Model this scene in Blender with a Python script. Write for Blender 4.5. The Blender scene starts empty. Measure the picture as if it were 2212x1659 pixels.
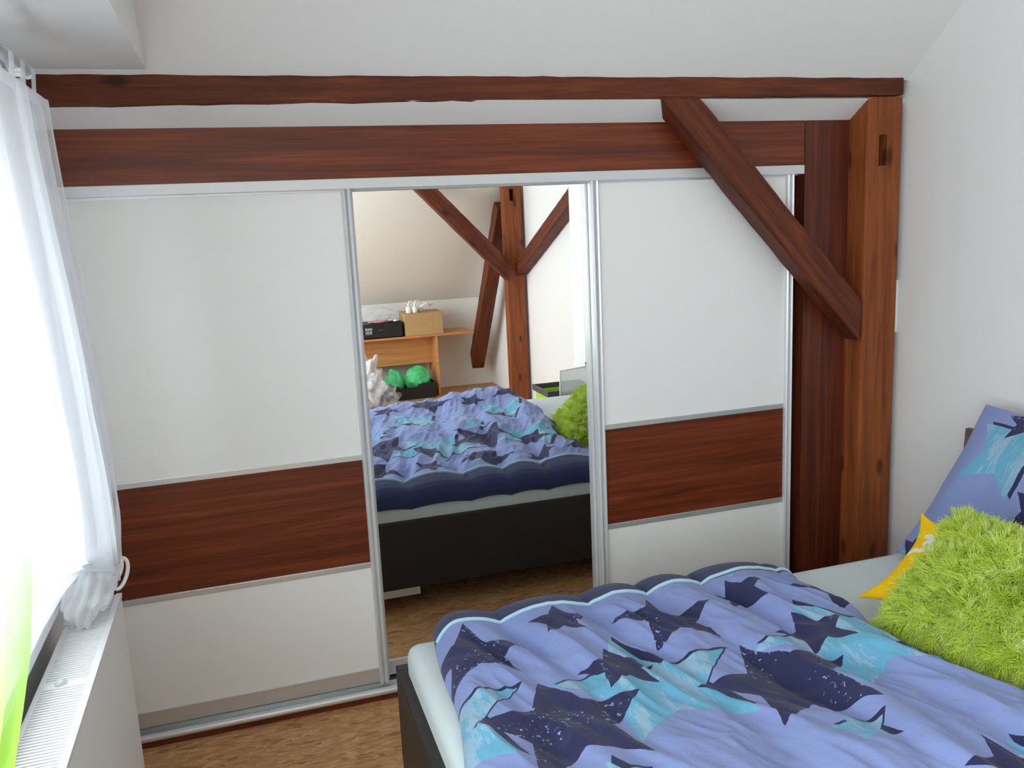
import bpy, bmesh, math, random
import numpy as np
from mathutils import Vector, Matrix

SC = bpy.context.scene
COL = SC.collection
PI = math.pi
random.seed(7)
rng = np.random.default_rng(11)

# ------------------------------------------------------------------ camera
F_PX = 1865.91
yaw, pit, rol = 0.297896, 0.183617, 0.0471227
fw = Vector((math.sin(yaw) * math.cos(pit), math.cos(yaw) * math.cos(pit), -math.sin(pit)))
r0 = Vector((math.cos(yaw), -math.sin(yaw), 0))
d0 = fw.cross(r0)
cr, sr = math.cos(rol), math.sin(rol)
rt = r0 * cr + d0 * sr
dn = d0 * cr - r0 * sr
cam_d = bpy.data.cameras.new('camera')
cam = bpy.data.objects.new('camera', cam_d)
COL.objects.link(cam)
cam_d.sensor_fit = 'HORIZONTAL'
cam_d.sensor_width = 36.0
cam_d.lens = 36.0 * F_PX / 2212
cam_d.clip_start = 0.02
up, bk = -dn, -fw
cam.matrix_world = Matrix(((rt.x, up.x, bk.x, 0), (rt.y, up.y, bk.y, -2.8), (rt.z, up.z, bk.z, 1.61), (0, 0, 0, 1)))
SC.camera = cam

# ------------------------------------------------------------------ world, portals, exposure
SC.view_settings.view_transform = 'Standard'
SC.view_settings.look = 'None'
SC.view_settings.gamma = 1.0
SC.view_settings.exposure = 0.37
SC.view_settings.use_curve_mapping = False
SC.cycles.use_denoising = True
SC.cycles.max_bounces = 12
SC.cycles.diffuse_bounces = 6
SC.cycles.transparent_max_bounces = 14
SC.cycles.sample_clamp_indirect = 6.0
W = bpy.data.worlds.new('overcast_sky')
SC.world = W
W.use_nodes = True
wb = W.node_tree.nodes['Background']
wb.inputs[0].default_value = (0.86, 0.94, 1.0, 1)
wb.inputs[1].default_value = 7.4

WIN1 = (-2.35, -0.86, 0.80, 1.80)      # y0, y1, z0, z1  (the curtained window, left wall)
FILL_WIN = (-5.15, -2.55, 0.55, 2.30)      # unseen second window, same wall, added and widened to light the room


def portal(name, w):
    l = bpy.data.lights.new(name, 'AREA')
    l.shape = 'RECTANGLE'
    l.size = w[3] - w[2]
    l.size_y = w[1] - w[0]
    l.cycles.is_portal = True
    o = bpy.data.objects.new(name, l)
    COL.objects.link(o)
    o.location = (-0.80, (w[0] + w[1]) / 2, (w[2] + w[3]) / 2)
    o.rotation_euler = (0, -PI / 2, 0)


portal('window_portal', WIN1)
portal('fill_window_portal', FILL_WIN)

# ------------------------------------------------------------------ helpers


def srgb(r, g, b):
    f = lambda c: (c / 255 / 12.92) if c <= 10.31 else ((c / 255 + 0.055) / 1.055) ** 2.4
    return (f(r), f(g), f(b), 1)


class NT:
    def __init__(s, name):
        s.m = bpy.data.materials.new(name)
        s.m.use_nodes = True
        s.t = s.m.node_tree
        s.b = s.t.nodes['Principled BSDF']
        s.out = s.t.nodes['Material Output']

    def n(s, typ, **kw):
        nd = s.t.nodes.new(typ)
        for k, v in kw.items():
            setattr(nd, k, v)
        return nd

    def l(s, a, b):
        s.t.links.new(a, b)

    def inp(s, sock, v):
        if isinstance(v, bpy.types.NodeSocket):
            s.l(v, sock)
        else:
            sock.default_value = v

    def math(s, op, a, b=None, c=None):
        nd = s.n('ShaderNodeMath', operation=op)
        s.inp(nd.inputs[0], a)
        if b is not None:
            s.inp(nd.inputs[1], b)
        if c is not None:
            s.inp(nd.inputs[2], c)
        return nd.outputs[0]

    def vmath(s, op, a, b=None, c=None):
        nd = s.n('ShaderNodeVectorMath', operation=op)
        s.inp(nd.inputs[0], a)
        if b is not None:
            s.inp(nd.inputs[1], b)
        if c is not None:
            s.inp(nd.inputs[2], c)
        return nd.outputs['Value'] if op in ('LENGTH', 'DOT_PRODUCT') else nd.outputs[0]

    def mix(s, f, a, b):
        nd = s.n('ShaderNodeMix', data_type='RGBA')
        s.inp(nd.inputs[0], f)
        s.inp(nd.inputs[6], a)
        s.inp(nd.inputs[7], b)
        return nd.outputs[2]

    def noise(s, vec, scale, detail=4, rough=0.55, dist=0.0):
        nd = s.n('ShaderNodeTexNoise')
        s.l(vec, nd.inputs['Vector'])
        nd.inputs['Scale'].default_value = scale
        nd.inputs['Detail'].default_value = detail
        nd.inputs['Roughness'].default_value = rough
        nd.inputs['Distortion'].default_value = dist
        return nd.outputs['Fac']

    def coord(s, which='Object', scale=(1, 1, 1)):
        c = s.n('ShaderNodeTexCoord')
        mp = s.n('ShaderNodeMapping')
        s.l(c.outputs[which], mp.inputs['Vector'])
        mp.inputs['Scale'].default_value = scale
        return mp.outputs[0]

    def ramp(s, fac, stops):
        nd = s.n('ShaderNodeValToRGB')
        s.l(fac, nd.inputs[0])
        el = nd.color_ramp.elements
        while len(el) < len(stops):
            el.new(0.5)
        for e, (p, c) in zip(el, stops):
            e.position = p
            e.color = c
        return nd.outputs[0]

    def bump(s, h, strength=0.2, dist=0.01):
        nd = s.n('ShaderNodeBump')
        s.l(h, nd.inputs['Height'])
        nd.inputs['Strength'].default_value = strength
        nd.inputs['Distance'].default_value = dist
        s.l(nd.outputs[0], s.b.inputs['Normal'])

    def base(s, c, rough=0.5, metal=0.0, spec=0.5):
        s.inp(s.b.inputs['Base Color'], c)
        s.inp(s.b.inputs['Roughness'], rough)
        s.b.inputs['Metallic'].default_value = metal
        s.b.inputs['Specular IOR Level'].default_value = spec
        return s


def mat_plain(name, c, rough=0.5, metal=0.0, var=0.04, scale=30, bump=0.0, spec=0.5):
    s = NT(name)
    v = s.coord('Object')
    f = s.noise(v, scale, 5)
    dk = tuple(x * (1 - var) for x in c[:3]) + (1,)
    lt = tuple(min(1, x * (1 + var)) for x in c[:3]) + (1,)
    s.base(s.mix(f, dk, lt), rough, metal, spec)
    if bump:
        s.bump(f, bump, 0.004)
    return s.m


def mat_timber(name, dark, mid, light, rough=0.55):
    """old stained beam: grain along local X, knots, cracks"""
    s = NT(name)
    v = s.coord('Object', (2.2, 34, 34))
    g = s.noise(v, 1.0, 8, 0.66, 0.6)
    v2 = s.coord('Object', (1.1, 5, 5))
    b = s.noise(v2, 1.7, 4, 0.6, 0.4)
    tck = s.n('ShaderNodeTexCoord')
    spk = s.n('ShaderNodeSeparateXYZ')
    s.l(tck.outputs['Object'], spk.inputs[0])
    cmk = s.n('ShaderNodeCombineXYZ')
    s.l(s.math('MULTIPLY', spk.outputs[0], 3.3), cmk.inputs[0])
    s.l(s.math('MULTIPLY', s.math('ADD', spk.outputs[1], spk.outputs[2]), 8.0), cmk.inputs[1])
    k = s.n('ShaderNodeTexVoronoi', voronoi_dimensions='2D')
    s.l(cmk.outputs[0], k.inputs['Vector'])
    k.inputs['Scale'].default_value = 1.0
    sepk = s.n('ShaderNodeSeparateColor')
    s.l(k.outputs['Color'], sepk.inputs[0])
    mr = s.n('ShaderNodeMapRange', interpolation_type='SMOOTHSTEP')
    s.l(k.outputs['Distance'], mr.inputs[0])
    mr.inputs[1].default_value = 0.17
    mr.inputs[2].default_value = 0.05
    knot = s.math('MULTIPLY', mr.outputs[0], s.math('GREATER_THAN', sepk.outputs[0], 0.66))
    c1 = s.ramp(g, [(0.22, dark), (0.5, mid), (0.85, light)])
    c2 = s.mix(s.math('MULTIPLY', s.math('SUBTRACT', 1.0, b), 0.45), c1, dark)
    c3 = s.mix(s.math('MULTIPLY', knot, 0.75), c2, tuple(x * 0.35 for x in dark[:3]) + (1,))
    s.base(c3, rough, 0, 0.3)
    h = s.math('ADD', s.math('MULTIPLY', g, 0.7), s.math('MULTIPLY', b, 0.5))
    s.bump(h, 0.35, 0.006)
    return s.m


def mat_laminate(name, dark, mid, light, axis=0, rough=0.38):
    s = NT(name)
    sc = [26, 26, 26]
    sc[axis] = 0.9
    v = s.coord('Object', tuple(sc))
    g = s.noise(v, 1.6, 8, 0.65, 0.5)
    sc2 = [140, 140, 140]
    sc2[axis] = 2.5
    g2 = s.noise(s.coord('Object', tuple(sc2)), 1.5, 3)
    f = s.math('ADD', s.math('MULTIPLY', g, 0.75), s.math('MULTIPLY', g2, 0.25))
    s.base(s.ramp(f, [(0.32, dark), (0.5, mid), (0.68, light)]), rough, 0, 0.4)
    return s.m


def link(name, me, mat=None, parent=None):
    o = bpy.data.objects.new(name, me)
    COL.objects.link(o)
    if mat:
        me.materials.append(mat)
    if parent:
        o.parent = parent
    return o


def thing(name, label, cat, loc=(0, 0, 0), group=None):
    o = bpy.data.objects.new(name, None)
    COL.objects.link(o)
    o.location = loc
    o.empty_display_size = 0.1
    return tag(o, label, cat, group)


def tag(o, label, cat, group=None):
    o['label'] = label
    o['category'] = cat
    o['kind'] = 'thing'
    if group:
        o['group'] = group
    return o


def struct(o):
    o['kind'] = 'structure'
    return o


def part(o, parent):
    """parent keeping the child's world place (all transforms here are known, things are unrotated)"""
    o.parent = parent
    o.matrix_parent_inverse = Matrix.Translation(parent.location).inverted()
    return o


class B:
    """collects shapes into one mesh"""

    def __init__(s):
        s.bm = bmesh.new()

    def box(s, x0, x1, y0, y1, z0, z1):
        vs = [s.bm.verts.new((x, y, z)) for x in (x0, x1) for y in (y0, y1) for z in (z0, z1)]
        for q in ((0, 1, 3, 2), (4, 6, 7, 5), (0, 4, 5, 1), (2, 3, 7, 6), (0, 2, 6, 4), (1, 5, 7, 3)):
            s.bm.faces.new([vs[i] for i in q])
        return s

    def prism(s, pts, axis, a, b):
        """polygon pts (2D) extruded along axis from a to b"""
        def mk(p, t):
            if axis == 0:
                return (t, p[0], p[1])
            if axis == 1:
                return (p[0], t, p[1])
            return (p[0], p[1], t)
        lo = [s.bm.verts.new(mk(p, a)) for p in pts]
        hi = [s.bm.verts.new(mk(p, b)) for p in pts]
        n = len(pts)
        s.bm.faces.new(lo)
        s.bm.faces.new(hi[::-1])
        for i in range(n):
            j = (i + 1) % n
            s.bm.faces.new((lo[i], hi[i], hi[j], lo[j]))
        return s

    def tube(s, pts, r, seg=10, closed=False, caps=True):
        pts = [Vector(p) for p in pts]
        n = len(pts)
        rs = r if isinstance(r, (list, tuple)) else [r] * n
        rings = []
        prev = None
        for i, p in enumerate(pts):
            a = pts[(i - 1) % n] if (closed or i > 0) else p
            c = pts[(i + 1) % n] if (closed or i < n - 1) else p
            t = (c - a).normalized()
            if prev is None:
                u = t.orthogonal().normalized()
            else:
                u = (prev - t * prev.dot(t)).normalized()
            prev = u
            w = t.cross(u)
            rings.append([s.bm.verts.new(p + (u * math.cos(2 * PI * k / seg) + w * math.sin(2 * PI * k / seg)) * rs[i]) for k in range(seg)])
        m = n if closed else n - 1
        for i in range(m):
            A, Bq = rings[i], rings[(i + 1) % n]
            for k in range(seg):
                s.bm.faces.new((A[k], A[(k + 1) % seg], Bq[(k + 1) % seg], Bq[k]))
        if caps and not closed:
            s.bm.faces.new(rings[0][::-1])
            s.bm.faces.new(rings[-1])
        return s

    def lathe(s, prof, seg=20, origin=(0, 0, 0)):
        ox, oy, oz = origin
        rings = []
        for r, z in prof:
            rings.append([s.bm.verts.new((ox + r * math.cos(2 * PI * k / seg), oy + r * math.sin(2 * PI * k / seg), oz + z)) for k in range(seg)])
        for i in range(len(rings) - 1):
            for k in range(seg):
                s.bm.faces.new((rings[i][k], rings[i][(k + 1) % seg], rings[i + 1][(k + 1) % seg], rings[i + 1][k]))
        s.bm.faces.new(rings[0][::-1])
        s.bm.faces.new(rings[-1])
        return s

    def build(s, name, mat=None, parent=None, bevel=0.0, seg=2, smooth=False):
        bmesh.ops.recalc_face_normals(s.bm, faces=s.bm.faces)
        if bevel:
            es = [e for e in s.bm.edges if len(e.link_faces) == 2 and e.calc_face_angle(0) > 0.6]
            bmesh.ops.bevel(s.bm, geom=es, offset=bevel, segments=seg, profile=0.6, affect='EDGES', clamp_overlap=True)
        me = bpy.data.meshes.new(name)
        s.bm.to_mesh(me)
        s.bm.free()
        o = link(name, me, mat)
        if smooth:
            me.polygons.foreach_set('use_smooth', [True] * len(me.polygons))
        if parent:
            part(o, parent)
        return o


def box(name, mat, x0, x1, y0, y1, z0, z1, parent=None, bevel=0.0):
    return B().box(x0, x1, y0, y1, z0, z1).build(name, mat, parent, bevel)


def grid_mesh(name, P, mat=None, parent=None, uv=None, close_u=False, smooth=True):
    """P: (nu, nv, 3) array"""
    nu, nv = P.shape[:2]
    me = bpy.data.meshes.new(name)
    idx = np.arange(nu * nv).reshape(nu, nv)
    a = idx if not close_u else np.vstack([idx, idx[:1]])
    q = np.stack([a[:-1, :-1], a[1:, :-1], a[1:, 1:], a[:-1, 1:]], -1).reshape(-1, 4)
    me.from_pydata(P.reshape(-1, 3).tolist(), [], q.tolist())
    if smooth:
        me.polygons.foreach_set('use_smooth', np.ones(len(me.polygons), bool))
    if uv is not None:
        ul = me.uv_layers.new(name='UVMap')
        li = np.empty(len(me.loops), np.int32)
        me.loops.foreach_get('vertex_index', li)
        ul.data.foreach_set('uv', uv.reshape(-1, 2)[li].astype(np.float32).ravel())
    o = link(name, me, mat)
    if parent:
        part(o, parent)
    return o


_nz = np.random.default_rng(5).random((256, 256))


def vnoise(x, y):
    """smooth value noise in [-1, 1]"""
    xi = np.floor(x).astype(int)
    yi = np.floor(y).astype(int)
    fx = x - xi
    fy = y - yi
    fx = fx * fx * (3 - 2 * fx)
    fy = fy * fy * (3 - 2 * fy)
    g = lambda i, j: _nz[i % 256, j % 256]
    a = g(xi, yi) * (1 - fx) + g(xi + 1, yi) * fx
    b = g(xi, yi + 1) * (1 - fx) + g(xi + 1, yi + 1) * fx
    return (a * (1 - fy) + b * fy) * 2 - 1


# ------------------------------------------------------------------ materials
M = {}
M['plaster'] = mat_plain('white_plaster', srgb(232, 231, 230), 0.9, var=0.015, scale=60, bump=0.05)
M['cream_plaster'] = mat_plain('warm_white_plaster', srgb(232, 229, 220), 0.9, var=0.015, scale=60, bump=0.05)
M['white_paint'] = mat_plain('white_paint', srgb(240, 242, 242), 0.7, var=0.01)
M['door_white'] = mat_plain('white_laminate', srgb(242, 243, 241), 0.42, var=0.008, scale=80)
M['alu'] = mat_plain('satin_aluminium', srgb(214, 216, 217), 0.36, metal=0.6, var=0.03, scale=12)
M['alu_white'] = mat_plain('pale_aluminium', srgb(214, 217, 219), 0.4, metal=0.35, var=0.02, scale=12)
M['stile'] = mat_plain('bright_aluminium', srgb(226, 228, 229), 0.32, metal=0.3, var=0.02, scale=12)
M['dark_gap'] = mat_plain('dark_carcass', srgb(40, 34, 30), 0.8)
M['beam'] = mat_timber('stained_beam', srgb(44, 18, 9), srgb(104, 48, 24), srgb(150, 82, 42))
M['post'] = mat_timber('stained_post', srgb(84, 38, 16), srgb(146, 78, 36), srgb(182, 108, 56))
M['lam_h'] = mat_laminate('mahogany_laminate', srgb(68, 27, 12), srgb(106, 46, 22), srgb(134, 66, 34), 0)
M['lam_v'] = mat_laminate('mahogany_laminate_upright', srgb(60, 24, 13), srgb(92, 40, 23), srgb(116, 56, 34), 2)
M['beech'] = mat_laminate('beech_laminate', srgb(186, 120, 66), srgb(206, 142, 86), srgb(220, 160, 104), 0)
M['black_wood'] = mat_plain('black_brown_bed_wood', srgb(36, 31, 28), 0.5, var=0.15, scale=40)
M['grey_wood'] = mat_laminate('grey_brown_wood', srgb(86, 76, 70), srgb(106, 96, 88), srgb(124, 114, 106), 1, 0.6)
M['rad_white'] = mat_plain('radiator_enamel', srgb(226, 226, 224), 0.35, var=0.01)
M['cardboard'] = mat_plain('cardboard', srgb(186, 150, 104), 0.85, var=0.06, scale=25)
M['black_plastic'] = mat_plain('black_plastic', srgb(26, 26, 28), 0.5)
M['grey_plastic'] = mat_plain('dark_grey_plastic', srgb(72, 72, 76), 0.5)
M['lime_plastic'] = mat_plain('lime_plastic', srgb(170, 215, 40), 0.45)
M['white_plastic'] = mat_plain('white_plastic', srgb(236, 236, 232), 0.4)
M['pink'] = mat_plain('pink_plastic', srgb(205, 120, 125), 0.4)
M['pale_wood'] = mat_laminate('pale_pine', srgb(200, 160, 110), srgb(216, 180, 130), srgb(226, 194, 148), 1)
M['piping'] = mat_plain('pale_piping', srgb(176, 208, 222), 0.8)


def mat_osb():
    """pressed wood strands lying every way"""
    s = NT('osb_board')
    tc = s.n('ShaderNodeTexCoord')
    base = None
    for i, (ang, sx, sy, w) in enumerate(((0.15, 28, 95, 0), (1.0, 30, 100, 5.3), (-0.6, 26, 90, 9.1), (2.2, 30, 95, 3.7))):
        mp = s.n('ShaderNodeMapping')
        s.l(tc.outputs['Object'], mp.inputs[0])
        mp.inputs['Rotation'].default_value = (0, 0, ang)
        mp.inputs['Location'].default_value = (w, w * 0.7, 0)
        mp.inputs['Scale'].default_value = (sx, sy, 1)
        nz = s.n('ShaderNodeTexNoise')
        s.l(mp.outputs[0], nz.inputs['Vector'])
        nz.inputs['Scale'].default_value = 0.7
        vv = s.vmath('MULTIPLY_ADD', nz.outputs['Color'], (1.3, 1.3, 0), mp.outputs[0])
        vo = s.n('ShaderNodeTexVoronoi', voronoi_dimensions='2D')
        s.l(vv, vo.inputs['Vector'])
        vo.inputs['Scale'].default_value = 1.0
        sep = s.n('ShaderNodeSeparateColor')
        s.l(vo.outputs['Color'], sep.inputs[0])
        c = s.ramp(sep.outputs[0], [(0.0, srgb(150, 100, 58)), (0.12, srgb(184, 134, 86)), (0.6, srgb(200, 152, 104)), (1.0, srgb(216, 174, 128))])
        gr = s.noise(mp.outputs[0], 0.6, 6, 0.7)
        c = s.mix(s.math('MULTIPLY', gr, 0.45), c, srgb(166, 116, 72))
        if base is None:
            base = c
        else:
            base = s.mix(s.math('GREATER_THAN', sep.outputs[1], 0.62), base, c)
    s.base(base, 0.55, 0, 0.35)
    s.bump(gr, 0.10, 0.003)
    return s.m


M['osb'] = mat_osb()


def mat_mirror():
    s = NT('mirror_glass')
    s.base((0.9, 0.915, 0.905, 1), 0.0, 1.0)
    return s.m


M['mirror'] = mat_mirror()


def mat_sheer(name, tint=None, tz=(0.0, 1.0), dens=0.62):
    """sheer voile: part see-through, part glowing; optional dyed hem by height"""
    s = NT(name)
    s.t.nodes.remove(s.b)
    col = (0.93, 0.95, 0.98, 1)
    if tint:
        tc = s.n('ShaderNodeTexCoord')
        sp = s.n('ShaderNodeSeparateXYZ')
        s.l(tc.outputs['Object'], sp.inputs[0])
        mr = s.n('ShaderNodeMapRange', interpolation_type='SMOOTHSTEP')
        s.l(sp.outputs[2], mr.inputs[0])
        mr.inputs[1].default_value = tz[0]
        mr.inputs[2].default_value = tz[1]
        col = s.mix(mr.outputs[0], tint, (0.93, 0.95, 0.98, 1))
    tl = s.n('ShaderNodeBsdfTranslucent')
    df = s.n('ShaderNodeBsdfDiffuse')
    tr = s.n('ShaderNodeBsdfTransparent')
    s.inp(tl.inputs[0], col)
    s.inp(df.inputs[0], col)
    m1 = s.n('ShaderNodeMixShader')
    m1.inputs[0].default_value = 0.55
    s.l(tl.outputs[0], m1.inputs[1])
    s.l(df.outputs[0], m1.inputs[2])
    m2 = s.n('ShaderNodeMixShader')
    s.l(tr.outputs[0], m2.inputs[1])
    s.l(m1.outputs[0], m2.inputs[2])
    # threads running up the cloth close it at grazing angles
    lw = s.n('ShaderNodeLayerWeight')
    lw.inputs[0].default_value = 0.45
    f = s.math('ADD', s.math('MULTIPLY', lw.outputs['Facing'], 0.35), dens)
    s.l(s.math('MINIMUM', f, 0.97), m2.inputs[0])
    s.l(m2.outputs[0], s.out.inputs[0])
    return s.m


M['sheer'] = mat_sheer('white_voile', dens=0.46)
M['sheer_lime'] = mat_sheer('white_to_lime_voile', srgb(150, 200, 10), (0.88, 1.42), 0.76)


def mat_film(name, col, dens, rough=0.25):
    """thin plastic bag film"""
    s = NT(name)
    s.base(col, rough, 0, 0.6)
    tr = s.n('ShaderNodeBsdfTransparent')
    mx = s.n('ShaderNodeMixShader')
    v = s.coord('Object')
    f = s.math('ADD', s.math('MULTIPLY', s.noise(v, 18, 4), 0.35), dens)
    s.l(f, mx.inputs[0])
    s.l(tr.outputs[0], mx.inputs[1])
    s.l(s.b.outputs[0], mx.inputs[2])
    s.l(mx.outputs[0], s.out.inputs[0])
    s.bump(s.noise(v, 22, 6), 0.8, 0.02)
    return s.m


M['film_white'] = mat_film('white_bag_film', srgb(232, 234, 238), 0.45)
M['film_clear'] = mat_film('clear_bag_film', srgb(225, 228, 234), -0.02)
M['film_green'] = mat_film('green_bag_film', srgb(84, 224, 142), 0.62, 0.15)
def mat_lid():
    s = NT('frosted_lid')
    s.base(srgb(230, 232, 232), 0.4)
    tr = s.n('ShaderNodeBsdfTransparent')
    tl = s.n('ShaderNodeBsdfTranslucent')
    tl.inputs[0].default_value = srgb(236, 238, 238)
    m1 = s.n('ShaderNodeMixShader')
    m1.inputs[0].default_value = 0.5
    s.l(s.b.outputs[0], m1.inputs[1])
    s.l(tl.outputs[0], m1.inputs[2])
    mx = s.n('ShaderNodeMixShader')
    mx.inputs[0].default_value = 0.55
    s.l(tr.outputs[0], mx.inputs[1])
    s.l(m1.outputs[0], mx.inputs[2])
    s.l(mx.outputs[0], s.out.inputs[0])
    return s.m


M['film_lid'] = mat_lid()


def mat_glass():
    s = NT('window_glass')
    s.t.nodes.remove(s.b)
    tr = s.n('ShaderNodeBsdfTransparent')
    gl = s.n('ShaderNodeBsdfGlossy')
    gl.inputs['Roughness'].default_value = 0.0
    mx = s.n('ShaderNodeMixShader')
    mx.inputs[0].default_value = 0.06
    s.l(tr.outputs[0], mx.inputs[1])
    s.l(gl.outputs[0], mx.inputs[2])
    s.l(mx.outputs[0], s.out.inputs[0])
    return s.m


M['glass'] = mat_glass()


# --- printed bed linen: stars as node maths on the cloth's own UV (metres)
def star_group():
    g = bpy.data.node_groups.new('printed_star', 'ShaderNodeTree')
    I = g.interface
    I.new_socket('Vector', in_out='INPUT', socket_type='NodeSocketVector')
    I.new_socket('Centre', in_out='INPUT', socket_type='NodeSocketVector')
    I.new_socket('Period', in_out='INPUT', socket_type='NodeSocketVector')
    I.new_socket('Radius', in_out='INPUT', socket_type='NodeSocketFloat')
    I.new_socket('Turn', in_out='INPUT', socket_type='NodeSocketFloat')
    I.new_socket('Mask', in_out='OUTPUT', socket_type='NodeSocketFloat')
    I.new_socket('Local', in_out='OUTPUT', socket_type='NodeSocketVector')
    N = g.nodes
    L = g.links.new
    gi = N.new('NodeGroupInput')
    go = N.new('NodeGroupOutput')

    def vm(op, *a):
        nd = N.new('ShaderNodeVectorMath')
        nd.operation = op
        for i, x in enumerate(a):
            if isinstance(x, bpy.types.NodeSocket):
                L(x, nd.inputs[i])
            else:
                nd.inputs[i].default_value = x
        return nd

    def mt(op, *a):
        nd = N.new('ShaderNodeMath')
        nd.operation = op
        for i, x in enumerate(a):
            if isinstance(x, bpy.types.NodeSocket):
                L(x, nd.inputs[i])
            else:
                nd.inputs[i].default_value = x
        return nd.outputs[0]
    d = vm('SUBTRACT', gi.outputs['Vector'], gi.outputs['Centre']).outputs[0]
    hp = vm('SCALE', gi.outputs['Period']).outputs[0]
    hp.node.inputs['Scale'].default_value = 0.5
    hn = vm('SCALE', gi.outputs['Period']).outputs[0]
    hn.node.inputs['Scale'].default_value = -0.5
    w = vm('WRAP', d, hp, hn).outputs[0]
    sp = N.new('ShaderNodeSeparateXYZ')
    L(w, sp.inputs[0])
    ln = mt('SQRT', mt('ADD', mt('MULTIPLY', sp.outputs[0], sp.outputs[0]), mt('MULTIPLY', sp.outputs[1], sp.outputs[1])))
    a = mt('ARCTAN2', sp.outputs[1], sp.outputs[0])
    a = mt('SUBTRACT', a, gi.outputs['Turn'])
    a = mt('PINGPONG', a, PI / 5)
    k = 0.47
    ex, ey = k * math.cos(PI / 5) - 1, k * math.sin(PI / 5)
    nl = math.hypot(ex, ey)
    nx, ny = ey / nl, -ex / nl
    phi = math.atan2(ny, nx)
    q = mt('MULTIPLY', ln, mt('COSINE', mt('SUBTRACT', a, phi)))
    m = mt('LESS_THAN', q, mt('MULTIPLY', gi.outputs['Radius'], nx))
    L(m, go.inputs['Mask'])
    L(w, go.inputs['Local'])
    return g


STAR = star_group()
PER, NAVY, CYAN = srgb(130, 146, 197), srgb(43, 46, 80), srgb(108, 174, 202)


def mat_linen(name, cyan, navy, period=(100, 100, 1), border=None):
    """cyan/navy: lists of (x, y, radius, turn_deg); border: v above which the cloth is plain navy"""
    s = NT(name)
    uvn = s.n('ShaderNodeUVMap')
    uv0 = uvn.outputs[0]
    nz = s.n('ShaderNodeTexNoise')
    s.l(uv0, nz.inputs['Vector'])
    nz.inputs['Scale'].default_value = 22
    nz.inputs['Detail'].default_value = 3
    off = s.vmath('MULTIPLY_ADD', nz.outputs['Color'], (0.008, 0.008, 0), uv0)
    uv = s.vmath('SUBTRACT', off, (0.004, 0.004, 0))

    def star(x, y, r, t, dx=0, dy=0):
        nd = s.n('ShaderNodeGroup')
        nd.node_tree = STAR
        s.l(uv, nd.inputs['Vector'])
        nd.inputs['Centre'].default_value = (x + dx, y + dy, 0)
        nd.inputs['Period'].default_value = period
        nd.inputs['Radius'].default_value = r
        nd.inputs['Turn'].default_value = math.radians(t)
        return nd.outputs['Mask'], nd.outputs['Local']
    # threads / mottling
    mp = s.n('ShaderNodeMapping')
    s.l(uv0, mp.inputs[0])
    mp.inputs['Scale'].default_value = (60, 420, 1)
    mp.inputs['Rotation'].default_value = (0, 0, 0.35)
    th = s.noise(mp.outputs[0], 1.0, 3)
    col = s.mix(s.math('MULTIPLY', th, 0.35), PER, srgb(140, 150, 196))
    mp2 = s.n('ShaderNodeMapping')
    s.l(uv0, mp2.inputs[0])
    mp2.inputs['Rotation'].default_value = (0, 0, -0.5)
    mp2.inputs['Scale'].default_value = (16, 3.5, 1)
    st = s.noise(mp2.outputs[0], 1.3, 8, 0.75)
    cy = s.mix(s.math('MULTIPLY', s.math('GREATER_THAN', st, 0.52), 0.75), CYAN, srgb(168, 190, 208))
    mp3 = s.n('ShaderNodeMapping')
    s.l(uv0, mp3.inputs[0])
    mp3.inputs['Rotation'].default_value = (0, 0, -0.5)
    mp3.inputs['Scale'].default_value = (60, 9, 1)
    cy = s.mix(s.math('MULTIPLY', s.noise(mp3.outputs[0], 1.5, 6, 0.7), 0.4), cy, srgb(70, 140, 184))
    for (x, y, r, t) in cyan:
        sh, _ = star(x, y, r * 1.0, t, 0.016, 0.010)
        col = s.mix(sh, col, NAVY)
        m, _ = star(x, y, r, t)
        col = s.mix(m, col, cy)
    # worn white specks in the navy print
    big = s.noise(uv0, 7, 2)
    fine = s.noise(uv0, 85, 4, 0.6)
    wear = s.math('MULTIPLY', s.math('GREATER_THAN', big, 0.54), s.math('GREATER_THAN', fine, 0.615))
    nv = s.mix(wear, s.mix(s.math('MULTIPLY', th, 0.25), NAVY, srgb(58, 60, 100)), srgb(150, 160, 198))
    for (x, y, r, t) in navy:
        m, _ = star(x, y, r, t)
        col = s.mix(m, col, nv)
    if border is not None:
        sp = s.n('ShaderNodeSeparateXYZ')
        s.l(uv0, sp.inputs[0])
        col = s.mix(s.math('GREATER_THAN', sp.outputs[1], border), col, srgb(52, 58, 96))
    s.base(col, 0.85, 0, 0.15)
    s.b.inputs['Sheen Weight'].default_value = 0.15
    wr = s.noise(uv0, 26, 5, 0.6, 0.8)
    h = s.math('ADD', s.math('MULTIPLY', wr, 1.0), s.math('MULTIPLY', th, 0.15))
    s.bump(h, 0.35, 0.006)
    return s.m


SK = 0.04     # the print runs slightly askew to the bed


def fab(x, y):
    return (x, y + SK * (x - 0.826))


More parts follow.
